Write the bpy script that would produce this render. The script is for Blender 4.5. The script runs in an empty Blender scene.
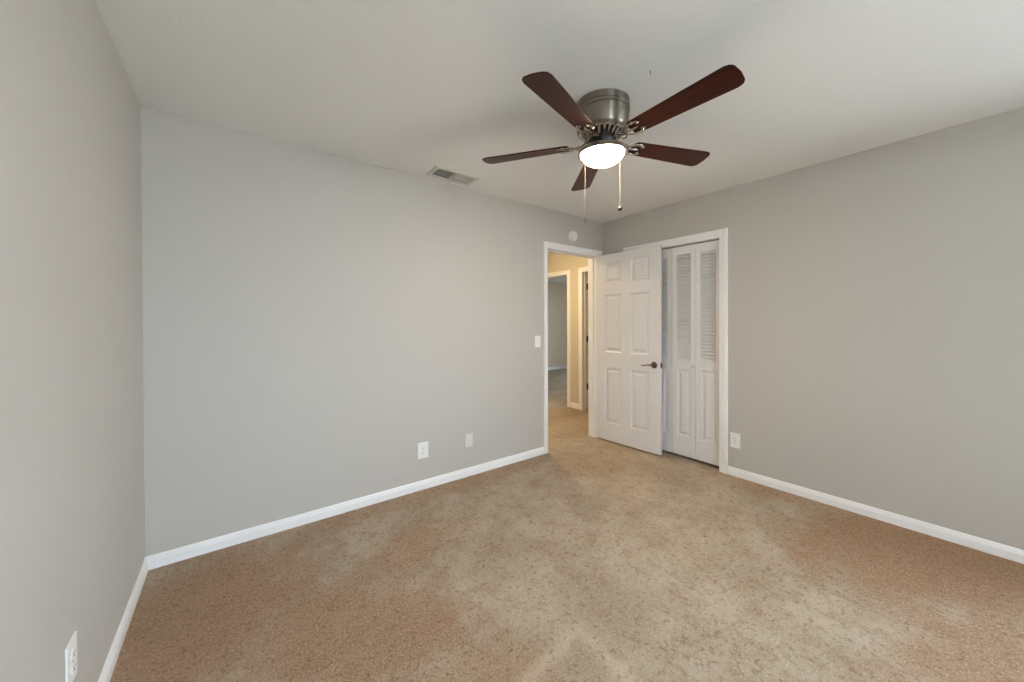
import bpy, bmesh, math, random
from mathutils import Vector, Matrix
random.seed(4)
S = bpy.context.scene
COL = S.collection

# ------------------------------------------------------------------ camera
def setup_camera():
    cd = bpy.data.cameras.new('camera'); co = bpy.data.objects.new('camera', cd); COL.objects.link(co)
    yaw, pit, rol = 0.6484, 0.0068, -0.0039
    fw = Vector((math.sin(yaw)*math.cos(pit), math.cos(yaw)*math.cos(pit), -math.sin(pit)))
    r = Vector((math.cos(yaw), -math.sin(yaw), 0)); u = r.cross(fw)
    r2 = r*math.cos(rol) + u*math.sin(rol); u2 = -r*math.sin(rol) + u*math.cos(rol)
    M = Matrix((r2, u2, -fw)).transposed().to_4x4(); M.translation = (0.3832, -2.7096, 1.2959)
    co.matrix_world = M
    cd.sensor_fit = 'HORIZONTAL'; cd.sensor_width = 36.0
    cd.lens = 366.6044/1024*36.0; cd.shift_y = -15.1465/1024; cd.clip_start = 0.02
    S.camera = co
setup_camera()

# ------------------------------------------------------------------ world, exposure
SKY_COL = (0.67, 0.84, 1.0); SKY_STR = 28.0
BULB = ((1.0, 0.80, 0.60), 175.0)       # fan bowl
HALL = ((1.0, 0.76, 0.45), 150.0)       # hall lamp
w = bpy.data.worlds.new('world'); S.world = w; w.use_nodes = True
bgn = w.node_tree.nodes['Background']; bgn.inputs[0].default_value = (*SKY_COL, 1); bgn.inputs[1].default_value = SKY_STR
S.view_settings.view_transform = 'Standard'; S.view_settings.look = 'None'
S.view_settings.gamma = 1; S.view_settings.exposure = 0.0
S.view_settings.use_curve_mapping = False

# ------------------------------------------------------------------ sizes (metres)
W = 3.747; H = 2.44; T = 0.12; REAR = -5.40
DL, DR, DH = 2.874, 3.632, 2.045        # doorway in back wall
CY0, CY1, CH = -1.262, -0.345, 2.036    # closet opening in right wall
HX = 4.51                               # hall far wall
H1A, H1B = 1.31, 2.07                   # hall doorway
H2A, H2B = 0.24, 1.005                  # hall door
HH = 2.055

# ------------------------------------------------------------------ material helpers
def srgb(c):
    return tuple(((v/255)/12.92 if v/255 <= .04045 else ((v/255+.055)/1.055)**2.4) for v in c) + (1,)
def new_mat(name):
    m = bpy.data.materials.new(name); m.use_nodes = True
    return m, m.node_tree, m.node_tree.nodes['Principled BSDF']
def plain(name, col, rough=.5, metal=0, bump=0, bscale=200, var=0.0):
    m, nt, b = new_mat(name)
    b.inputs['Roughness'].default_value = rough; b.inputs['Metallic'].default_value = metal
    tc = nt.nodes.new('ShaderNodeTexCoord')
    n = nt.nodes.new('ShaderNodeTexNoise'); n.inputs['Scale'].default_value = bscale; n.inputs['Detail'].default_value = 4
    nt.links.new(tc.outputs['Object'], n.inputs['Vector'])
    mx = nt.nodes.new('ShaderNodeMix'); mx.data_type = 'RGBA'
    c = srgb(col)
    mx.inputs[6].default_value = tuple(v*(1-var) for v in c[:3]) + (1,)
    mx.inputs[7].default_value = tuple(min(1, v*(1+var)) for v in c[:3]) + (1,)
    nt.links.new(n.outputs['Fac'], mx.inputs[0]); nt.links.new(mx.outputs[2], b.inputs['Base Color'])
    if bump:
        bp = nt.nodes.new('ShaderNodeBump'); bp.inputs['Strength'].default_value = bump; bp.inputs['Distance'].default_value = .002
        nt.links.new(n.outputs['Fac'], bp.inputs['Height']); nt.links.new(bp.outputs[0], b.inputs['Normal'])
    return m
def emit(name, col, strength):
    m, nt, b = new_mat(name)
    b.inputs['Base Color'].default_value = (.9, .9, .88, 1)
    b.inputs['Emission Color'].default_value = (*col, 1); b.inputs['Emission Strength'].default_value = strength
    return m

def carpet_mat():
    m, nt, b = new_mat('carpet'); N = nt.nodes; L = nt.links
    b.inputs['Roughness'].default_value = .95; b.inputs['Specular IOR Level'].default_value = .15
    geo = N.new('ShaderNodeNewGeometry')
    def noise(sc, det=4, rough=.55, dist=0):
        n = N.new('ShaderNodeTexNoise'); n.inputs['Scale'].default_value = sc; n.inputs['Detail'].default_value = det
        n.inputs['Roughness'].default_value = rough; n.inputs['Distortion'].default_value = dist
        L.new(geo.outputs['Position'], n.inputs['Vector']); return n.outputs['Fac']
    def math_(op, a, b_=None, c=None, clamp=False):
        n = N.new('ShaderNodeMath'); n.operation = op; n.use_clamp = clamp
        for i, v in enumerate((a, b_, c)):
            if v is None: continue
            if isinstance(v, (int, float)): n.inputs[i].default_value = v
            else: L.new(v, n.inputs[i])
        return n.outputs[0]
    def ramp(v, lo, hi):
        n = N.new('ShaderNodeMapRange'); n.interpolation_type = 'SMOOTHSTEP'
        n.inputs[1].default_value = lo; n.inputs[2].default_value = hi; L.new(v, n.inputs[0]); return n.outputs[0]
    def mix(f, a, b_):
        n = N.new('ShaderNodeMix'); n.data_type = 'RGBA'
        if isinstance(f, (int, float)): n.inputs[0].default_value = f
        else: L.new(f, n.inputs[0])
        for i, v in ((6, a), (7, b_)):
            if isinstance(v, tuple): n.inputs[i].default_value = v
            else: L.new(v, n.inputs[i])
        return n.outputs[2]
    sep = N.new('ShaderNodeSeparateXYZ'); L.new(geo.outputs['Position'], sep.inputs[0])
    X, Y = sep.outputs[0], sep.outputs[1]
    nm = noise(2.6, 5, .6); nb = noise(7, 5, .65)
    wob = math_('ADD', math_('MULTIPLY', math_('SUBTRACT', nm, .5), 1.5), math_('MULTIPLY', math_('SUBTRACT', nb, .5), 1.0))
    def blob(cx, cy, rx, ry, ang=0):                     # browner patch with ragged edge
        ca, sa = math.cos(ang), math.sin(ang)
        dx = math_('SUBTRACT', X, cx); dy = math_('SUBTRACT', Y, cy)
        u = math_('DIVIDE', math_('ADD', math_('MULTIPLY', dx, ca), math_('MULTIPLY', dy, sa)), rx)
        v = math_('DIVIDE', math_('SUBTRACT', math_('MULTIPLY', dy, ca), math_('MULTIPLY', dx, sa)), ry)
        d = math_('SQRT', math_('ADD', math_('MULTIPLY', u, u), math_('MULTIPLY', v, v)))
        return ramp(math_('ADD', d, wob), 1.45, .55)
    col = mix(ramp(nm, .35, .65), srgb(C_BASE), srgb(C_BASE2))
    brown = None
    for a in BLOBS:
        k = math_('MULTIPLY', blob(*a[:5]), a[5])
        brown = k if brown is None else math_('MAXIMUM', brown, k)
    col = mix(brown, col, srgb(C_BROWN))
    ncl = noise(11, 6, .7, .5)
    col = mix(math_('MULTIPLY', ramp(ncl, .46, .68), .50), col, srgb((140, 111, 88)))
    # pale vacuum tracks
    def seg(x0, y0, x1, y1, wd):
        dx, dy = x1-x0, y1-y0; l2 = dx*dx+dy*dy
        px = math_('SUBTRACT', X, x0); py = math_('SUBTRACT', Y, y0)
        t = math_('DIVIDE', math_('ADD', math_('MULTIPLY', px, dx), math_('MULTIPLY', py, dy)), l2, clamp=True)
        ex = math_('SUBTRACT', px, math_('MULTIPLY', t, dx)); ey = math_('SUBTRACT', py, math_('MULTIPLY', t, dy))
        d = math_('SQRT', math_('ADD', math_('MULTIPLY', ex, ex), math_('MULTIPLY', ey, ey)))
        return ramp(math_('ADD', d, math_('MULTIPLY', math_('SUBTRACT', nb, .5), .05)), wd, 0.0)
    tr = None
    for s in TRACKS:
        k = seg(*s); tr = k if tr is None else math_('MAXIMUM', tr, k)
    col = mix(math_('MULTIPLY', tr, .30), col, srgb((214, 196, 176)))
    # speckle of the cut pile
    vor = N.new('ShaderNodeTexVoronoi'); vor.inputs['Scale'].default_value = 75
    L.new(geo.outputs['Position'], vor.inputs['Vector'])
    sp = noise(42, 5, .75, .6); sp2 = noise(120, 3, .7)
    dark = math_('MULTIPLY', ramp(sp, .50, .65), .56)
    col = mix(dark, col, srgb((104, 78, 58)))
    lite = math_('MULTIPLY', ramp(sp2, .50, .70), .42)
    col = mix(lite, col, srgb((226, 208, 186)))
    L.new(col, b.inputs['Base Color'])
    hgt = math_('ADD', math_('MULTIPLY', vor.outputs['Distance'], .8), math_('ADD', sp, math_('MULTIPLY', sp2, .6)))
    bp = N.new('ShaderNodeBump'); bp.inputs['Strength'].default_value = .55; bp.inputs['Distance'].default_value = .008
    L.new(hgt, bp.inputs['Height']); L.new(bp.outputs[0], b.inputs['Normal'])
    return m
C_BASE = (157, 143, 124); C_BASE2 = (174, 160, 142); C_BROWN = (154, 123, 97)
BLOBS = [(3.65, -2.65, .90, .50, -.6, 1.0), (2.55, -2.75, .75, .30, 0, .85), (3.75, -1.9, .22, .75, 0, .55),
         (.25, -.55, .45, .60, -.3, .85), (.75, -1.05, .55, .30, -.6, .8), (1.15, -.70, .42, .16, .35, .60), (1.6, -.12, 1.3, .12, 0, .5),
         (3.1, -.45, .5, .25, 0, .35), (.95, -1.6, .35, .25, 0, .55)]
TRACKS = [(1.538, -1.647, 1.50, -2.05, .06), (1.538, -1.647, 1.20, -1.69, .05)]

def wood_mat():
    m, nt, b = new_mat('mahogany'); N = nt.nodes; L = nt.links
    tc = N.new('ShaderNodeTexCoord'); mp = N.new('ShaderNodeMapping'); mp.inputs['Scale'].default_value = (3, 60, 60)
    L.new(tc.outputs['Object'], mp.inputs[0])
    n = N.new('ShaderNodeTexNoise'); n.inputs['Scale'].default_value = 1.5; n.inputs['Detail'].default_value = 6; n.inputs['Distortion'].default_value = .4
    L.new(mp.outputs[0], n.inputs['Vector'])
    r = N.new('ShaderNodeValToRGB'); r.color_ramp.elements[0].position = .3; r.color_ramp.elements[1].position = .72
    r.color_ramp.elements[0].color = srgb((32, 12, 7)); r.color_ramp.elements[1].color = srgb((72, 26, 13))
    L.new(n.outputs['Fac'], r.inputs[0]); L.new(r.outputs[0], b.inputs['Base Color'])
    b.inputs['Roughness'].default_value = .36; b.inputs['Specular IOR Level'].default_value = .18
    return m
def brushed(name, col, rough):
    m, nt, b = new_mat(name); N = nt.nodes; L = nt.links
    b.inputs['Base Color'].default_value = srgb(col); b.inputs['Metallic'].default_value = 1
    tg = N.new('ShaderNodeTangent'); tg.direction_type = 'RADIAL'; tg.axis = 'Z'; L.new(tg.outputs[0], b.inputs['Tangent'])
    b.inputs['Anisotropic'].default_value = .85; b.inputs['Anisotropic Rotation'].default_value = .25
    tc = N.new('ShaderNodeTexCoord'); mp = N.new('ShaderNodeMapping'); mp.inputs['Scale'].default_value = (4, 4, 300)
    n = N.new('ShaderNodeTexNoise'); n.inputs['Scale'].default_value = 2
    mr = N.new('ShaderNodeMapRange'); mr.inputs[3].default_value = rough*.9; mr.inputs[4].default_value = rough*1.1
    L.new(tc.outputs['Object'], mp.inputs[0]); L.new(mp.outputs[0], n.inputs['Vector']); L.new(n.outputs['Fac'], mr.inputs[0]); L.new(mr.outputs[0], b.inputs['Roughness'])
    return m
M = dict(
    wall=plain('wall_paint', (188, 183, 176), .72, bump=.12, bscale=160, var=.012),
    far=plain('far_room_spill_tint', (204, 184, 158), .72, bump=.12, bscale=160, var=.012),  # warm light spill put into the far wall's base colour
    hall=plain('hall_paint', (204, 196, 178), .72, bump=.12, bscale=160, var=.012),
    ceil=plain('ceiling_paint', (238, 237, 235), .85, bump=.55, bscale=70, var=.02),
    trim=plain('trim_paint', (238, 238, 238), .35, bump=.03, bscale=60, var=.01),
    door=plain('door_paint', (224, 223, 222), .38, bump=.03, bscale=60, var=.01),
    plate=plain('plate_plastic', (232, 232, 230), .35),
    painted_plate=plain('painted_plate', (212, 210, 208), .5),
    slot=plain('slot_dark', (70, 68, 66), .6),
    dark=plain('dark_void', (28, 27, 26), .8),
    black=plain('motor_black', (16, 16, 17), .4),
    vent=plain('vent_enamel', (212, 210, 202), .45),
    duct=plain('duct_dark', (52, 50, 44), .8),
    nickel=brushed('brushed_nickel', (142, 134, 124), .30),
    polished=plain('polished_nickel', (176, 170, 164), .14, 1),
    bronze=plain('aged_bronze', (84, 52, 38), .38, .8),
    pewter=plain('lever_nickel', (128, 116, 104), .26, 1),
    steel=plain('track_steel', (120, 120, 120), .4, 1),
    chain=plain('chain_metal', (96, 92, 86), .45, .8),
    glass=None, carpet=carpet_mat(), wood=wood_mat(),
    bulb=emit('lit_frosted_glass', *BULB), hall_bulb=emit('lit_hall_diffuser', *HALL),
    bounce_ground=plain('outside_bounce_ground', (206, 200, 190), .9, var=.05, bscale=3),  # pale warm tone chosen to bounce daylight up indoors
)

# ------------------------------------------------------------------ mesh helpers
def obj(name, bm, mat, parent=None, smooth=False, ang=35):
    bmesh.ops.recalc_face_normals(bm, faces=bm.faces)
    me = bpy.data.meshes.new(name); bm.to_mesh(me); bm.free()
    o = bpy.data.objects.new(name, me); COL.objects.link(o)
    if isinstance(mat, (list, tuple)):
        for k in mat: me.materials.append(M[k])
    else: me.materials.append(M[mat])
    if smooth:
        for p in me.polygons: p.use_smooth = True
        me.set_sharp_from_angle(angle=math.radians(ang))
    if parent: o.parent = parent
    return o
def BM(): return bmesh.new()
def box(bm, x0, x1, y0, y1, z0, z1, bev=0, mi=0):
    r = bmesh.ops.create_cube(bm, size=1)
    for v in r['verts']:
        v.co = Vector((x0+(v.co.x+.5)*(x1-x0), y0+(v.co.y+.5)*(y1-y0), z0+(v.co.z+.5)*(z1-z0)))
    fs = set(f for v in r['verts'] for f in v.link_faces)
    for f in fs: f.material_index = mi
    if bev:
        es = list(set(e for f in fs for e in f.edges))
        bmesh.ops.bevel(bm, geom=es, offset=bev, segments=2, affect='EDGES', profile=.6)
    return bm
def xform(bm, mat, verts=None):
    bmesh.ops.transform(bm, matrix=mat, verts=verts or bm.verts[:]); return bm
def lathe(bm, prof, seg=48, mi=0):
    rings = []
    for r, z in prof:
        if r < 1e-6: rings.append([bm.verts.new((0, 0, z))])
        else: rings.append([bm.verts.new((r*math.cos(2*math.pi*i/seg), r*math.sin(2*math.pi*i/seg), z)) for i in range(seg)])
    for a, b in zip(rings, rings[1:]):
        for i in range(seg):
            j = (i+1) % seg
            if len(a) == 1 and len(b) == 1: continue
            if len(a) == 1: f = bm.faces.new((a[0], b[i], b[j]))
            elif len(b) == 1: f = bm.faces.new((a[i], a[j], b[0]))
            else: f = bm.faces.new((a[i], a[j], b[j], b[i]))
            f.material_index = mi
    return bm
def tube(bm, pts, rad, seg=10, flat=1.0, up=Vector((0, 0, 1))):
    pts = [Vector(p) for p in pts]; rings = []
    if not isinstance(rad, (list, tuple)): rad = [rad]*len(pts)
    for i, p in enumerate(pts):
        t = (pts[min(i+1, len(pts)-1)]-pts[max(i-1, 0)]).normalized()
        a = t.cross(up)
        if a.length < 1e-4: a = t.cross(Vector((1, 0, 0)))
        a.normalize(); b = t.cross(a).normalized()
        rings.append([bm.verts.new(p + a*rad[i]*math.cos(2*math.pi*k/seg) + b*rad[i]*flat*math.sin(2*math.pi*k/seg)) for k in range(seg)])
    for A, B in zip(rings, rings[1:]):
        for k in range(seg): bm.faces.new((A[k], A[(k+1) % seg], B[(k+1) % seg], B[k]))
    bm.faces.new(rings[0]); bm.faces.new(rings[-1][::-1]); return bm
def prism(bm, prof, P, e0, e1):
    """profile (a,b) list swept between e0 and e1; P(a,b,t)->xyz"""
    A = [bm.verts.new(P(a, b, e0(a, b) if callable(e0) else e0)) for a, b in prof]
    B = [bm.verts.new(P(a, b, e1(a, b) if callable(e1) else e1)) for a, b in prof]
    n = len(prof)
    for i in range(n):
        j = (i+1) % n; bm.faces.new((A[i], A[j], B[j], B[i]))
    bm.faces.new(A); bm.faces.new(B[::-1]); return bm
def empty(name, loc, rz=0):
    o = bpy.data.objects.new(name, None); COL.objects.link(o); o.location = loc; o.rotation_euler = (0, 0, rz); o.empty_display_size = .05; return o
def tag(o, label, cat, group=None, kind=None):
    o['label'] = label; o['category'] = cat
    if group: o['group'] = group
    if kind: o['kind'] = kind
    return o
def struct(o, label, cat):
    return tag(o, label, cat, kind='structure')

# ------------------------------------------------------------------ shell
X1, Y1 = 8.7, 6.0
def floor_bm():
    bm = BM(); box(bm, -.12, W+T, REAR-.12, Y1, -.12, 0); box(bm, W+T, X1, -1.75, Y1, -.12, 0); return bm
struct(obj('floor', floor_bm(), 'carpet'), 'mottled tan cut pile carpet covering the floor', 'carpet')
def wall(name, rects, mat, label):
    bm = BM()
    for r in rects: box(bm, *r)
    return struct(obj(name, bm, mat), label, 'wall')
# ceiling, with the duct opening for the register
VX0, VX1, VY0, VY1 = 1.585, 1.905, -.235, -.095
bm = BM()
for r in ((-.12, VX0, REAR-.12, Y1), (VX1, W+T, REAR-.12, Y1), (W+T, X1, -1.75, Y1), (VX0, VX1, REAR-.12, VY0), (VX0, VX1, VY1, Y1)):
    box(bm, *r, H, H+.12)
struct(obj('ceiling', bm, 'ceil'), 'white lightly textured ceiling carrying the fan', 'ceiling')
wall('wall_left', [(-T, 0, REAR-T, T, 0, H)], 'wall', 'greige painted wall at the left edge of the photo')
wall('wall_back', [(0, DL, 0, T, 0, H), (DR, W, 0, T, 0, H), (DL, DR, 0, T, DH, H)], 'wall', 'long greige wall with the ceiling register above and open doorway')
RW = [(-5.25, -4.50), (-4.42, -3.67)]; WZ0, WZ1 = .60, 2.10
wall('wall_right', [(W, W+T, REAR-T, RW[0][0], 0, H), (W, W+T, RW[0][1], RW[1][0], 0, H), (W, W+T, RW[1][1], CY0, 0, H)] +
     [(W, W+T, a, b, z0, z1) for a, b in RW for z0, z1 in ((0, WZ0), (WZ1, H))] + [(W, W+T, CY1, T, 0, H), (W, W+T, CY0, CY1, CH, H)], 'wall', 'greige wall on the right around the closet')
# rear wall with one unseen window added to light the back wall; two more are in the right wall beyond the frame
QX0, QX1 = .40, 1.15
wall('wall_rear', [(0, QX0, REAR-T, REAR, 0, H), (QX1, W, REAR-T, REAR, 0, H), (QX0, QX1, REAR-T, REAR, 0, WZ0), (QX0, QX1, REAR-T, REAR, WZ1, H)], 'wall', 'greige wall with one added window behind the viewpoint')
for n_, a, b, P in ((1, *RW[0], lambda u, v: (W+v, u)), (2, *RW[1], lambda u, v: (W+v, u)), (4, QX0, QX1, lambda u, v: (u, REAR-v))):
    f = .045; zm = (WZ0+WZ1)/2
    def wb(bm, u0, u1, v0, v1, z0, z1):
        p, q = P(u0, v0), P(u1, v1)
        box(bm, min(p[0], q[0]), max(p[0], q[0]), min(p[1], q[1]), max(p[1], q[1]), z0, z1, .004)
    bm = BM()
    wb(bm, a, a+f, .04, .10, WZ0, WZ1); wb(bm, b-f, b, .04, .10, WZ0, WZ1)
    wb(bm, a+f, b-f, .04, .10, WZ0, WZ0+f); wb(bm, a+f, b-f, .04, .10, WZ1-f, WZ1); wb(bm, a+f, b-f, .04, .10, zm-.02, zm+.02)
    wf = obj('window_%d' % n_, bm, 'trim'); struct(wf, 'unseen white double hung window placed to bring in daylight', 'window')
    bm = BM(); wb(bm, a-.03, b+.03, -.04, .038, WZ0-.02, WZ0+.003)
    obj('window_sill', bm, 'trim', wf)
# closet box
wall('wall_closet', [(4.37, 4.45, -1.75, 0, 0, H), (W+T, 4.37, -1.75, -1.67, 0, H)], 'wall', 'closet wall behind the louvered doors')
# hall and rooms beyond
wall('wall_hall_front', [(W+T, HX, 0, T, 0, H)], 'hall', 'hall wall end beyond the closet')
wall('wall_hall_right', [(HX, HX+T, 0, H2A, 0, H), (HX, HX+T, H2B, H1A, 0, H), (HX, HX+T, H1B, Y1, 0, H),
                         (HX, HX+T, H2A, H2B, HH, H), (HX, HX+T, H1A, H1B, HH, H)], 'hall', 'hall wall seen warm yellow through the open doorway')
wall('wall_hall_left', [(1.9, 2.0, T, 3.2, 0, H), (1.9, HX, 3.2, 3.3, 0, H)], 'hall', 'hidden wall enclosing the hall')
FY = 4.72                               # far wall of the room across the hall
wall('wall_far', [(HX+T, X1, FY, FY+.1, 0, H)], 'far', 'dim grey wall of the room across the hall')
wall('wall_divider', [(HX+T, X1, 1.06, 1.14, 0, H)], 'wall', 'wall between the two rooms across the hall')
wx = X1-.1
wall('wall_outer', [(wx, X1, -1.5, 1.8, 0, H), (wx, X1, 2.7, FY, 0, H), (wx, X1, 1.8, 2.7, 0, .8), (wx, X1, 1.8, 2.7, 2.1, H)], 'wall', 'outer wall of the far room with its window')
bm = BM()
for r in ((1.8, 1.85, .8, 2.1), (2.65, 2.7, .8, 2.1), (1.85, 2.65, .8, .85), (1.85, 2.65, 2.05, 2.1), (1.85, 2.65, 1.43, 1.47)):
    box(bm, wx+.02, wx+.07, *r, .003)
struct(obj('window_3', bm, 'trim'), 'white framed window of the far room', 'window')
wall('wall_side_room', [(4.45, X1, -1.6, -1.5, 0, H), (4.45, 4.53, -1.5, 0, 0, H)], 'wall', 'wall of the room behind the hall door')

# ------------------------------------------------------------------ baseboards
BH, BT = .070, .013
BP = [(0, 0), (BT, 0), (BT, BH*.62), (BT*.75, BH*.72), (BT*.62, BH*.86), (BT*.35, BH*.97), (0, BH)]   # (out, up)
def board(name, P, a, b, label, par=None):
    o = obj(name, prism(BM(), BP, P, a, b), 'trim', par)
    if not par: struct(o, label, 'baseboard')
    return o
CW = .068                                                     # casing width
board('baseboard_left', lambda a, u, t: (a, t, u), REAR, lambda a, u: -a, 'white baseboard along the left wall')
board('baseboard_back', lambda a, u, t: (t, -a, u), lambda a, u: a, DL-.046, 'long white baseboard along the back wall')
board('baseboard_right', lambda a, u, t: (W-a, t, u), REAR, CY0-CW, 'white baseboard along the right wall up to the closet casing')
board('baseboard_rear', lambda a, u, t: (t, REAR+a, u), BT, W-BT, 'white baseboard under the windows')
HBP = [(a*1.0, u*1.15) for a, u in BP]; _bp = BP; BP = HBP
board('baseboard_hall', lambda a, u, t: (HX-a, t, u), H2B+CW+.003, H1A-CW-.003, 'short white baseboard between the two hall doorways')
board('baseboard_far', lambda a, u, t: (t, FY-a, u), HX+T, wx, 'white baseboard along the far room wall')
BP = _bp

# ------------------------------------------------------------------ casings (mitred colonial profile) and jambs
def casing(bm, P, l, r, top, width, sides='lr', rclip=None, lw=None):
    """P(out, across, up). profile: (distance from opening d, out o)"""
    pr = [(0, 0), (0, .009), (.10, .011), (.42, .012), (.50, .015), (.62, .017), (.86, .018), (.96, .015), (1, .011), (1, 0)]
    def piece(wd, f):
        q = [(a*wd, o) for a, o in pr]
        return q
    lw = lw or width; rw = rclip or width
    if 'l' in sides:
        q = piece(lw, 0)
        prism(bm, q, lambda d, o, t: P(o, l-d, t), 0, lambda d, o: top+d*width/lw)
    if 'r' in sides:
        q = piece(rw, 0)
        prism(bm, q, lambda d, o, t: P(o, r+d, t), 0, lambda d, o: top+d*width/rw)
    q = piece(width, 0)
    prism(bm, q, lambda d, o, t: P(o, t, top+d), lambda d, o: l-d*lw/width, lambda d, o: r+d*rw/width)
    return bm
# bedroom doorway, room side + hall side
bm = BM(); casing(bm, lambda o, a, u: (a, -o, u), DL+.004, DR-.004, DH-.003, .068, lw=.050, rclip=.090)
t1 = struct(obj('trim_1', bm, 'trim', smooth=True, ang=25), 'white casing around the open bedroom doorway', 'door casing')
bm = BM()
J = .018
box(bm, DL, DL+J-.014, .0005, T+.002, 0, DH); box(bm, DR-.004, DR, .0005, T+.002, 0, DH); box(bm, DL+.004, DR-.004, .0005, T+.002, DH-.004, DH)
# stops
box(bm, DL+.004, DL+.012, .045, .080, 0, DH-.004, .002); box(bm, DR-.010, DR-.004, .045, .080, 0, DH-.004, .002); box(bm, DL+.014, DR-.014, .045, .080, DH-.014, DH-.004, .002)
obj('door_jamb', bm, 'trim', t1)
bm = BM(); casing(bm, lambda o, a, u: (a, T+o, u), DL-.002, DR+.004, DH-.001, .068)
obj('hall_casing', bm, 'trim', t1, True, 25)
bm = BM(); box(bm, DL+.0035, DL+.0055, .012, .040, .865, .925, .0008); box(bm, DL+.0035, DL+.0058, .020, .032, .880, .910)
obj('strike_plate', bm, 'pewter', t1)
# closet casing
bm = BM(); casing(bm, lambda o, a, u: (W-o, a, u), CY0+.002, CY1-.002, CH-.002, CW)
t2 = struct(obj('trim_2', bm, 'trim', smooth=True, ang=25), 'white casing around the louvered closet doors', 'door casing')
bm = BM()
box(bm, W+.0005, W+T, CY0, CY0+.004, 0, CH); box(bm, W+.0005, W+T, CY1-.004, CY1, 0, CH); box(bm, W+.0005, W+T, CY0, CY1, CH-.004, CH)
obj('closet_jamb', bm, 'trim', t2)
bm = BM(); box(bm, W+.045, W+.060, CY0+.006, CY1-.006, CH-.010, CH-.004); obj('door_track', bm, 'steel', t2)
# hall doorways
bm = BM(); casing(bm, lambda o, a, u: (HX-o, a, u), H1A+.002, H1B-.002, HH-.002, .062)
t3 = struct(obj('trim_3', bm, 'trim', smooth=True, ang=25), 'white casing around the far hall doorway to the dim room', 'door casing')
bm = BM(); box(bm, HX+.0005, HX+T, H1A, H1A+.004, 0, HH); box(bm, HX+.0005, HX+T, H1B-.004, H1B, 0, HH); box(bm, HX+.0005, HX+T, H1A, H1B, HH-.004, HH)
box(bm, HX+.05, HX+.085, H1A+.004, H1A+.014, 0, HH-.004, .002)
obj('door_jamb', bm, 'trim', t3)
bm = BM(); casing(bm, lambda o, a, u: (HX-o, a, u), H2A+.002, H2B-.002, HH-.002, CW)
t4 = struct(obj('trim_4', bm, 'trim', smooth=True, ang=25), 'white casing around the hinged hall door beside the bedroom doorway', 'door casing')
bm = BM(); box(bm, HX+.0005, HX+T, H2A, H2A+.004, 0, HH); box(bm, HX+.0005, HX+T, H2B-.004, H2B, 0, HH); box(bm, HX+.0005, HX+T, H2A, H2B, HH-.004, HH)
box(bm, HX+.045, HX+.08, H2B-.014, H2B-.004, 0, HH-.004, .002)
obj('door_jamb', bm, 'trim', t4)

# ------------------------------------------------------------------ six panel door  (local: x = width from hinge, y = thickness, z up)
def recess_panel(bm, x0, x1, z0, z1, y, s):
    """moulded raised panel on face y, s = outward sign (+1/-1 along y). returns quads replacing that hole"""
    steps = [(0, 0), (.009, -.007), (.020, -.009), (.030, -.009), (.046, -.003), (.052, -.0025)]
    rings = []
    for d, h in steps:
        rings.append([bm.verts.new((a, y+s*h, b)) for a, b in ((x0+d, z0+d), (x1-d, z0+d), (x1-d, z1-d), (x0+d, z1-d))])
    for A, B in zip(rings, rings[1:]):
        for k in range(4): bm.faces.new((A[k], A[(k+1) % 4], B[(k+1) % 4], B[k]))
    bm.faces.new(rings[-1])
def panel_slab(bm, wd, ht, th, xs, zs):
    """slab with panels where (xs pair) x (zs pair); other cells flat"""
    gx = sorted(set([0, wd]+[v for p in xs for v in p])); gz = sorted(set([0, ht]+[v for p in zs for v in p]))
    for y, s in ((0, -1), (th, 1)):
        for a, b in zip(gx, gx[1:]):
            for c, d in zip(gz, gz[1:]):
                if (a, b) in xs and (c, d) in zs: recess_panel(bm, a, b, c, d, y, s)
                else: bm.faces.new([bm.verts.new(p) for p in ((a, y, c), (b, y, c), (b, y, d), (a, y, d))])
    for q in (((0, 0, 0), (0, th, 0), (0, th, ht), (0, 0, ht)), ((wd, 0, 0), (wd, th, 0), (wd, th, ht), (wd, 0, ht)),
              ((0, 0, 0), (wd, 0, 0), (wd, th, 0), (0, th, 0)), ((0, 0, ht), (wd, 0, ht), (wd, th, ht), (0, th, ht))):
        bm.faces.new([bm.verts.new(p) for p in q])
    bmesh.ops.remove_doubles(bm, verts=bm.verts, dist=1e-5)
    return bm
def lever(parent, x, z, y, s, toward):
    bm = BM(); lathe(bm, [(0, 0), (.032, 0), (.033, .004), (.031, .008), (.022, .011), (.013, .014), (.0115, .040), (.014, .046), (.0125, .056), (0, .058)], 28)
    xform(bm, Matrix.Translation((x, y, z)) @ Matrix.Rotation(math.pi/2 if s < 0 else -math.pi/2, 4, 'X'))
    r = obj('door_handle', bm, 'pewter', parent, True)
    bm = BM(); k = toward
    pts = [(x, y+s*.049, z), (x+k*.025, y+s*.051, z+.003), (x+k*.050, y+s*.050, z+.001), (x+k*.078, y+s*.046, z-.007), (x+k*.098, y+s*.044, z-.009), (x+k*.112, y+s*.046, z-.004), (x+k*.117, y+s*.048, z+.001)]
    tube(bm, pts, [.0105, .0095, .0085, .008, .0075, .0065, .003], 12, .8)
    obj('lever', bm, 'pewter', r, True)
def six_panel(name, wd, ht, th):
    xs = [(.112, wd/2-.055), (wd/2+.055, wd-.112)]
    zs = [(.190, .795), (.965, 1.590), (1.712, 1.934)]
    return obj(name, panel_slab(BM(), wd, ht, th, xs, zs), 'door')
def hinge(parent, x, y, z, name='hinge', mat='bronze'):
    bm = BM(); lathe(bm, [(0, -.054), (.005, -.052), (.005, -.047), (.0078, -.046), (.0078, .046), (.005, .047), (.005, .052), (0, .054)], 14)
    for q in bm.verts: pass
    xform(bm, Matrix.Translation((x, y, z)))
    return bm
LEN = .752; ang = math.atan2(-.752, .036)
d1 = six_panel('door_1', LEN, 2.028, .035)
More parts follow.
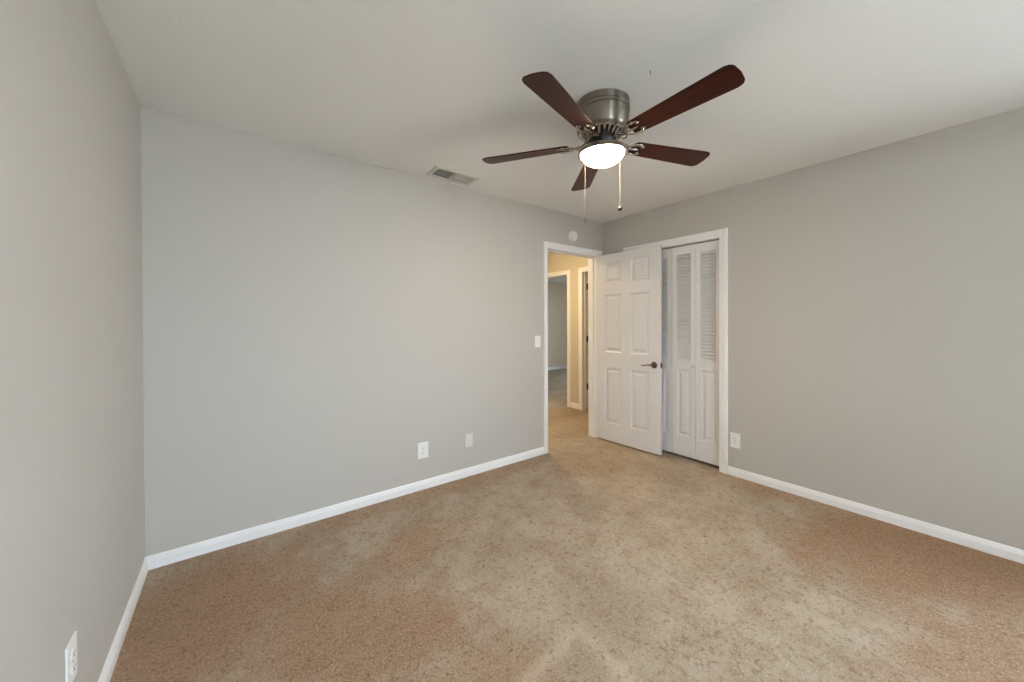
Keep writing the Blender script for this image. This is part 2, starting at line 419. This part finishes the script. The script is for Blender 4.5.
# local y (thickness) must point away from the camera (+x world): rotate so local x -> leaf direction, local +y -> right
d1.location = (3.620, -.004, .014); d1.rotation_euler = (0, 0, ang)
struct(d1, 'white six panel bedroom door standing open with a lever handle', 'door')
lever(d1, .690, .868, 0, -1, -1); lever(d1, .690, .868, .035, 1, -1)
bm = BM(); box(bm, LEN-.0005, LEN+.0012, .0055, .0295, .840, .897, .0004); box(bm, LEN+.001, LEN+.011, .011, .024, .858, .878, .002)
obj('latch_plate', bm, 'pewter', d1)
for i, z in enumerate((.33, 1.05, 1.84)):
    bm = hinge(d1, -.002, .040, z)
    box(bm, -.0025, -.0005, .006, .036, z-.045, z+.045)
    obj('hinge', bm, 'bronze', d1, True)
# hall door, swung into the room behind
d2 = six_panel('door_2', .755, 2.028, .035)
d2.location = (HX+T+.004, H2B-.006, .014); d2.rotation_euler = (0, 0, 0)
xform_me = Matrix.Translation((0, -.035, 0)); d2.data.transform(xform_me)
struct(d2, 'hall door with bronze hinges just inside the opening beside the doorway', 'door')
lever(d2, .690, .868, -.035, -1, -1); lever(d2, .690, .868, 0, 1, -1)
for z in (.33, 1.045, 1.83):
    bm = hinge(d2, -.004, -.002, z)
    box(bm, -.036, -.004, -.0012+.0025, .0028, z-.045, z+.045)
    obj('hinge', bm, 'bronze', d2, True)

# ------------------------------------------------------------------ louvered bifold closet doors
PW = .2245; PT = .028
def bifold_panel(name, y0, y1, knob_at=None):
    """panel spanning y0..y1 in the closet opening, front face at x = W+.035; local frame: origin at (W+.035, y0, 0)"""
    wd = y1-y0; z0, z1 = .028, CH-.013; st = .045
    e = empty(name, (W+.038, y0, 0))
    bm = BM()
    lv0, lv1 = .945, 1.945; pn0, pn1 = .215, .855
    box(bm, 0, PT, 0, st, z0, z1, .0015); box(bm, 0, PT, wd-st, wd, z0, z1, .0015)
    box(bm, 0, PT, st, wd-st, z0, pn0, .0008); box(bm, 0, PT, st, wd-st, pn1, lv0, .0008); box(bm, 0, PT, st, wd-st, lv1, z1, .0008)
    obj('frame', bm, 'door', e)
    bm = BM(); n = 33; pitch = (lv1-lv0)/n
    for i in range(n):
        zc = lv0+pitch*(i+.5); a = math.radians(52); hw = .0185; t = .003
        b2 = BM(); box(b2, -hw, hw, st-.001, wd-st+.001, -t, t, .0012)
        b2.transform(Matrix.Translation((PT/2, 0, zc)) @ Matrix.Rotation(-a, 4, 'Y'))
        me = bpy.data.meshes.new('tmp'); b2.to_mesh(me); b2.free(); bm.from_mesh(me); bpy.data.meshes.remove(me)
    obj('louvers', bm, 'door', e)
    bm = BM()
    for xf, s in ((.002, 1), (PT-.002, -1)):
        rings = []
        for d, h in [(-.001, .004), (0, .004), (.010, .009), (.024, .009), (.040, .001), (.045, 0)]:
            rings.append([bm.verts.new((xf+s*h, a, b)) for a, b in ((st+d, pn0+d), (wd-st-d, pn0+d), (wd-st-d, pn1-d), (st+d, pn1-d))])
        for A, B in zip(rings, rings[1:]):
            for k in range(4): bm.faces.new((A[k], A[(k+1) % 4], B[(k+1) % 4], B[k]))
        bm.faces.new(rings[-1])
    obj('raised_panel', bm, 'door', e)
    if knob_at is not None:
        bm = BM(); lathe(bm, [(0, 0), (.008, 0), (.006, .008), (.008, .014), (.0155, .019), (.0165, .026), (.012, .031), (0, .033)], 24)
        xform(bm, Matrix.Translation((0, knob_at, .895)) @ Matrix.Rotation(-math.pi/2, 4, 'Y'))
        obj('knob', bm, 'door', e, True)
    return e
gap = [.002, .006, .002]
ys = []; y = CY0+.005
for i in range(4): ys.append((y, y+PW)); y += PW+(gap[i] if i < 3 else 0)
k = 0
names = ['nearest the right wall', 'second from the right, carrying the round knob', 'third from the right, partly behind the open door', 'hidden behind the open door']
for i in range(4):
    p = bifold_panel('door_%d' % (3+i), *ys[i], knob_at=(.012 if i == 1 else None))
    struct(p, 'white louvered bifold closet door leaf ' + names[i], 'closet door')

# ------------------------------------------------------------------ wall plates  (P maps (across, up, out))
def plate(name, loc, rz, label, cat, kind, wd=.08, ht=.124, group=None, mat='plate'):
    """local: x across, z up, -y out of the wall"""
    e = empty(name, loc, rz)
    bm = BM(); box(bm, -wd/2, wd/2, -.006, 0, -ht/2, ht/2, .0022)
    obj('cover_plate', bm, mat, e)
    if kind == 'outlet':
        for s in (-1, 1):
            bm = BM(); lathe(bm, [(0, 0), (.0172, 0), (.0172, .0025), (.0165, .0032), (0, .0032)], 28)
            for v in bm.verts: v.co.y = max(-.0135, min(.0135, v.co.y))
            xform(bm, Matrix.Translation((0, -.006, s*.0205)) @ Matrix.Rotation(math.pi/2, 4, 'X'))
            so = obj('socket', bm, mat, e)
            bm = BM(); box(bm, -.0075, -.0055, -.0097, -.009, s*.0205-.001, s*.0205+.008); box(bm, .0055, .0075, -.0097, -.009, s*.0205, s*.0205+.007)
            b3 = BM(); 
            box(bm, -.002, .002, -.0097, -.009, s*.0205-.0085, s*.0205-.0045); b3.free()
            obj('slots', bm, 'slot', so)
        bm = BM(); lathe(bm, [(0, 0), (.0035, 0), (.003, .001), (0, .0013)], 12)
        xform(bm, Matrix.Translation((0, -.006, 0)) @ Matrix.Rotation(math.pi/2, 4, 'X')); obj('screw', bm, 'steel', e)
    elif kind == 'blank':
        for s in (-1, 1):
            bm = BM(); lathe(bm, [(0, 0), (.0035, 0), (.003, .001), (0, .0013)], 12)
            xform(bm, Matrix.Translation((0, -.006, s*.042)) @ Matrix.Rotation(math.pi/2, 4, 'X')); obj('screw', bm, mat, e)
    elif kind == 'switch':
        bm = BM(); box(bm, -.0165, .0165, -.008, -.005, -.034, .034, .001); obj('rocker_frame', bm, mat, e)
        bm = BM(); box(bm, -.014, .014, -.0035, .0035, -.031, .031, .001); bm.transform(Matrix.Translation((0, -.0085, 0)) @ Matrix.Rotation(.08, 4, 'X')); obj('rocker', bm, mat, e)
    return tag(e, label, cat, group)
plate('electrical_outlet', (1.555, 0, .305), 0, 'white outlet plate low on the long back wall, above the baseboard', 'outlet', 'outlet', .088, .124)
plate('wall_plate', (1.967, 0, .302), 0, 'small pale blank plate to the right of the back wall outlet', 'wall plate', 'blank', .074, .112, mat='painted_plate')
plate('electrical_outlet', (W, -1.385, .301), -math.pi/2, 'white outlet plate on the right wall beside the closet casing', 'outlet', 'outlet', .076, .124)
plate('electrical_outlet', (0, -1.108, .330), math.pi/2, 'white outlet plate on the left wall at the photo bottom edge', 'outlet', 'outlet', .078, .124)
plate('light_switch', (2.749, 0, 1.117), 0, 'white rocker light switch beside the open doorway', 'light switch', 'switch', .070, .112)

# ------------------------------------------------------------------ detector
e = empty('smoke_detector', (3.243, 0, 2.213), 0)
bm = BM(); lathe(bm, [(0, 0), (.057, 0), (.057, .006), (.054, .008)], 40); xform(bm, Matrix.Rotation(math.pi/2, 4, 'X')); obj('mounting_ring', bm, 'plate', e, True)
bm = BM(); lathe(bm, [(.052, .007), (.052, .022), (.048, .029), (.036, .032), (.034, .030), (.016, .032), (.014, .035), (0, .0355)], 40); xform(bm, Matrix.Rotation(math.pi/2, 4, 'X')); obj('cover', bm, 'plate', e, True)
bm = BM(); lathe(bm, [(0, 0), (.004, 0), (.003, .002), (0, .002)], 12); xform(bm, Matrix.Translation((.025, -.031, -.008)) @ Matrix.Rotation(math.pi/2, 4, 'X')); obj('indicator', bm, 'slot', e)
tag(e, 'round white smoke detector on the wall above the open doorway', 'smoke detector')

# ------------------------------------------------------------------ ceiling register (two banks of vanes)
e = empty('air_vent', (1.745, -.170, H), 0)
ox, oy = .190, .102; ix, iy = .153, .062
bm = BM()
def ring(bm, pts_list):
    rs = [[bm.verts.new(p) for p in q] for q in pts_list]
    for A, B in zip(rs, rs[1:]):
        for k in range(4): bm.faces.new((A[k], A[(k+1) % 4], B[(k+1) % 4], B[k]))
rect = lambda a, b, z: [(-a, -b, z), (a, -b, z), (a, b, z), (-a, b, z)]
ring(bm, [rect(ox, oy, 0), rect(ox, oy, -.003), rect(ox-.008, oy-.008, -.009), rect(ix+.004, iy+.004, -.009), rect(ix, iy, -.006), rect(ix, iy, -.003)])
box(bm, -.007, .007, -iy, iy, -.0085, .010)
obj('frame', bm, 'vent', e)
for nm, xa, xb, a in (('vanes', -ix+.002, -.008, 28), ('vanes', .008, ix-.002, 82)):
    bm = BM(); n = 9
    for i in range(n):
        yc = -iy+.005+(2*iy-.010)*(i+.5)/n
        b2 = BM(); box(b2, xa, xb, -.0068, .0068, -.0007, .0007)
        b2.transform(Matrix.Translation((0, yc, .001)) @ Matrix.Rotation(math.radians(a), 4, 'X'))
        me = bpy.data.meshes.new('tmp'); b2.to_mesh(me); b2.free(); bm.from_mesh(me); bpy.data.meshes.remove(me)
    obj(nm, bm, 'vent', e)
bm = BM(); box(bm, -.0045, .0045, 0, .010, -.016, -.008, .001); bm.transform(Matrix.Translation((ix-.004, -iy-.018, 0))); obj('damper_lever', bm, 'plate', e)
bm = BM(); ring(bm, [rect(ix+.001, iy+.001, -.004), rect(ix+.004, iy+.004, .004), rect(ix+.004, iy+.004, .11)]); bm.faces.new([bm.verts.new(p) for p in rect(ix+.004, iy+.004, .11)])
obj('duct', bm, 'duct', e)
tag(e, 'white two bank air register in the ceiling near the back wall', 'air vent')

# ------------------------------------------------------------------ ceiling hook
e = empty('ceiling_hook', (1.899, -1.758, H))
bm = BM(); lathe(bm, [(0, 0), (.003, 0), (.0025, -.0015), (.0012, -.002), (0, -.002)], 16)
pts = [(0, 0, -.002), (0, 0, -.006)] + [(.0045*math.sin(t), 0, -.0105+.0045*math.cos(t)) for t in [i*math.pi/6 for i in range(1, 9)]]
tube(bm, pts, .0011, 8, up=Vector((0, 1, 0)))
me_h = obj('ceiling_hook', bm, 'steel'); me_h.location = (1.899, -1.758, H); bpy.data.objects.remove(e)
me_h.name = 'ceiling_hook'
tag(me_h, 'tiny metal hook in the ceiling above the fan', 'hook')

# ------------------------------------------------------------------ ceiling fan
FX, FY_, TH0 = 1.927, -1.462, 3.4274
fan = empty('ceiling_fan', (FX, FY_, H))
tag(fan, 'five blade hugger ceiling fan in brushed nickel with dark mahogany blades and lit bowl', 'ceiling fan')
bm = BM()
lathe(bm, [(0, 0), (.133, 0), (.137, -.003), (.137, -.034), (.133, -.037), (.133, -.043), (.138, -.046), (.138, -.052), (.134, -.055), (.132, -.138), (.128, -.146), (.118, -.153)], 72)
obj('housing', bm, 'nickel', fan, True, 30)
# slotted lower ring
bm = BM(); n = 24
lathe(bm, [(.118, -.152), (.108, -.158), (.106, -.160)], 72)
for i in range(n):
    a = 2*math.pi*i/n; b2 = BM()
    box(b2, -.0065, .0065, -.002, .002, -.024, .024, .001)
    b2.transform(Matrix.Rotation(a, 4, 'Z') @ Matrix.Translation((.093, 0, -.172)) @ Matrix.Rotation(math.radians(50), 4, 'Y') @ Matrix.Rotation(math.pi/2, 4, 'Z'))
    me = bpy.data.meshes.new('tmp'); b2.to_mesh(me); b2.free(); bm.from_mesh(me); bpy.data.meshes.remove(me)
lathe(bm, [(.082, -.184), (.076, -.187), (.070, -.187)], 72)
obj('slotted_ring', bm, 'polished', fan, True, 30)
bm = BM(); lathe(bm, [(.100, -.150), (.088, -.160), (.066, -.186), (.056, -.196), (.054, -.206), (.046, -.208), (0, -.208)], 48); obj('motor', bm, 'black', fan, True)
bm = BM(); lathe(bm, [(0, -.200), (.036, -.200), (.042, -.204), (.042, -.232), (.046, -.238), (0, -.238)], 48); obj('switch_housing', bm, 'nickel', fan, True)
bm = BM(); lathe(bm, [(.030, -.226), (.075, -.230), (.112, -.238), (.125, -.248), (.128, -.264), (.124, -.268), (.112, -.266), (.110, -.258), (.05, -.252), (0, -.251)], 64); obj('light_pan', bm, 'nickel', fan, True)
prof = [(.105, -.260)]
for i in range(0, 13):
    t = i/12*math.pi/2; prof.append((.105*math.cos(t), -.264-.053*math.sin(t)))
prof[-1] = (0, -.318)
bm = BM(); lathe(bm, prof, 64); obj('light_bowl', bm, 'bulb', fan, True)
# blades with scroll irons
PITCH = math.radians(-10.5)
BZ = 2.237-H
def blade_bm():
    bm = BM(); out = []
    x0, x1 = .175, .665; w0, w1 = .050, .067; rc = .034
    for i in range(9):                              # tip corner arcs
        t = i/8*math.pi/2; out.append((x1-rc+rc*math.sin(t)*1.0-.004*(i/8 < .3), w1-rc+rc*math.cos(t)))
    tip = out[:]
    pts = [(x0, w0-.016), (x0+.016, w0)] + tip + [(x1+.004, 0)] + [(a, -b) for a, b in reversed(tip)] + [(x0+.016, -w0), (x0, -(w0-.016))]
    vb = [bm.verts.new((a, b, -.003)) for a, b in pts]; f = bm.faces.new(vb)
    r = bmesh.ops.extrude_face_region(bm, geom=[f]); bmesh.ops.translate(bm, verts=[v for v in r['geom'] if isinstance(v, bmesh.types.BMVert)], vec=(0, 0, .006))
    return bm
def iron_bm():
    """forked scroll bracket: stem from the hub to two curling arms under the blade"""
    bm = BM()
    tube(bm, [(.058, 0, .018), (.085, 0, .014), (.112, 0, -.004), (.135, 0, -.010), (.150, 0, -.009)], [.011, .010, .008, .008, .009], 12, .55)
    for s in (1, -1):
        pts = [(.138, 0, -.009), (.150, s*.016, -.009), (.168, s*.030, -.008), (.190, s*.038, -.007), (.212, s*.040, -.0065), (.230, s*.034, -.0065), (.236, s*.025, -.0065), (.228, s*.019, -.0065), (.219, s*.023, -.0065)]
        tube(bm, pts, [.007, .0065, .006, .006, .006, .0055, .005, .0045, .003], 10, .55)
        pts = [(.146, s*.010, -.009), (.134, s*.024, -.009), (.122, s*.032, -.008), (.112, s*.029, -.008), (.112, s*.021, -.008), (.119, s*.019, -.008)]
        tube(bm, pts, [.005, .005, .0045, .004, .0035, .002], 8, .6)
        b2 = BM(); lathe(b2, [(0, .004), (.0085, .004), (.0085, -.001), (.006, -.0035), (0, -.004)], 16); b2.transform(Matrix.Translation((.206, s*.039, -.0085)))
        me = bpy.data.meshes.new('tmp'); b2.to_mesh(me); b2.free(); bm.from_mesh(me); bpy.data.meshes.remove(me)
    tube(bm, [(.145, 0, -.009), (.170, 0, -.008), (.200, 0, -.0065), (.216, 0, -.0065)], [.008, .006, .007, .003], 10, .5)
    return bm
b0 = obj('blade', blade_bm(), 'wood', fan)
i0 = obj('blade_iron', iron_bm(), 'polished', b0, True, 50)
md = b0.modifiers.new('bevel', 'BEVEL'); md.width = .0015; md.segments = 2
for k in range(5):
    b = b0 if k == 0 else b0.copy()
    if k:
        COL.objects.link(b); ii = i0.copy(); COL.objects.link(ii); ii.parent = b
    b.parent = fan
    b.matrix_local = Matrix.Translation((0, 0, BZ)) @ Matrix.Rotation(TH0+k*2*math.pi/5, 4, 'Z') @ Matrix.Rotation(PITCH, 4, 'X')
# pull chains
rv = Vector((.797, -.604, 0)); fv = Vector((.604, .797, 0))
def chain(off_r, off_f, z_end, fob):
    p = rv*off_r + fv*off_f; z0 = -.254; z1 = z_end-H
    bm = BM(); z = z0
    while z > z1:
        lathe_pts = [(0, .0016), (.0011, .0011), (.0016, 0), (.0011, -.0011), (0, -.0016)]
        b2 = BM(); lathe(b2, lathe_pts, 6); b2.transform(Matrix.Translation((p.x, p.y, z)))
        me = bpy.data.meshes.new('tmp'); b2.to_mesh(me); b2.free(); bm.from_mesh(me); bpy.data.meshes.remove(me)
        z -= .0043
    tube(bm, [(p.x, p.y, z0), (p.x, p.y, z1)], .0007, 6)
    c = obj('pull_chain', bm, 'chain', fan, True)
    bm = BM()
    if fob == 'ball': lathe(bm, [(0, .016), (.003, .015), (.004, .011), (.009, .008), (.0125, 0), (.009, -.009), (.004, -.012), (0, -.0125)], 24)
    else: lathe(bm, [(0, .014), (.002, .013), (.003, .006), (.005, -.004), (.006, -.012), (0, -.013)], 20)
    xform(bm, Matrix.Translation((p.x, p.y, z1-.010)))
    obj('fob', bm, 'black' if fob == 'ball' else 'pewter', c, True)
chain(-.070, .106, 1.880, 'bell'); chain(.110, .062, 1.925, 'ball')

# ------------------------------------------------------------------ hall ceiling lamp
e = empty('hall_ceiling_light', (3.30, 1.02, H))
bm = BM(); lathe(bm, [(0, 0), (.15, 0), (.155, -.01), (.15, -.022)], 48); obj('base', bm, 'nickel', e, True)
bm = BM(); lathe(bm, [(.145, -.02), (.135, -.05), (.10, -.075), (.05, -.088), (0, -.092)], 48); obj('diffuser', bm, 'hall_bulb', e, True)
tag(e, 'round flush light on the hall ceiling beyond the doorway', 'ceiling light')
# unseen ground added outside, kept pale to bounce daylight in through the windows
struct(obj('ground_outside', box(BM(), -20, 28, -25, 25, -.45, -.35), 'bounce_ground'), 'unseen pale ground bouncing daylight in through the windows', 'ground')
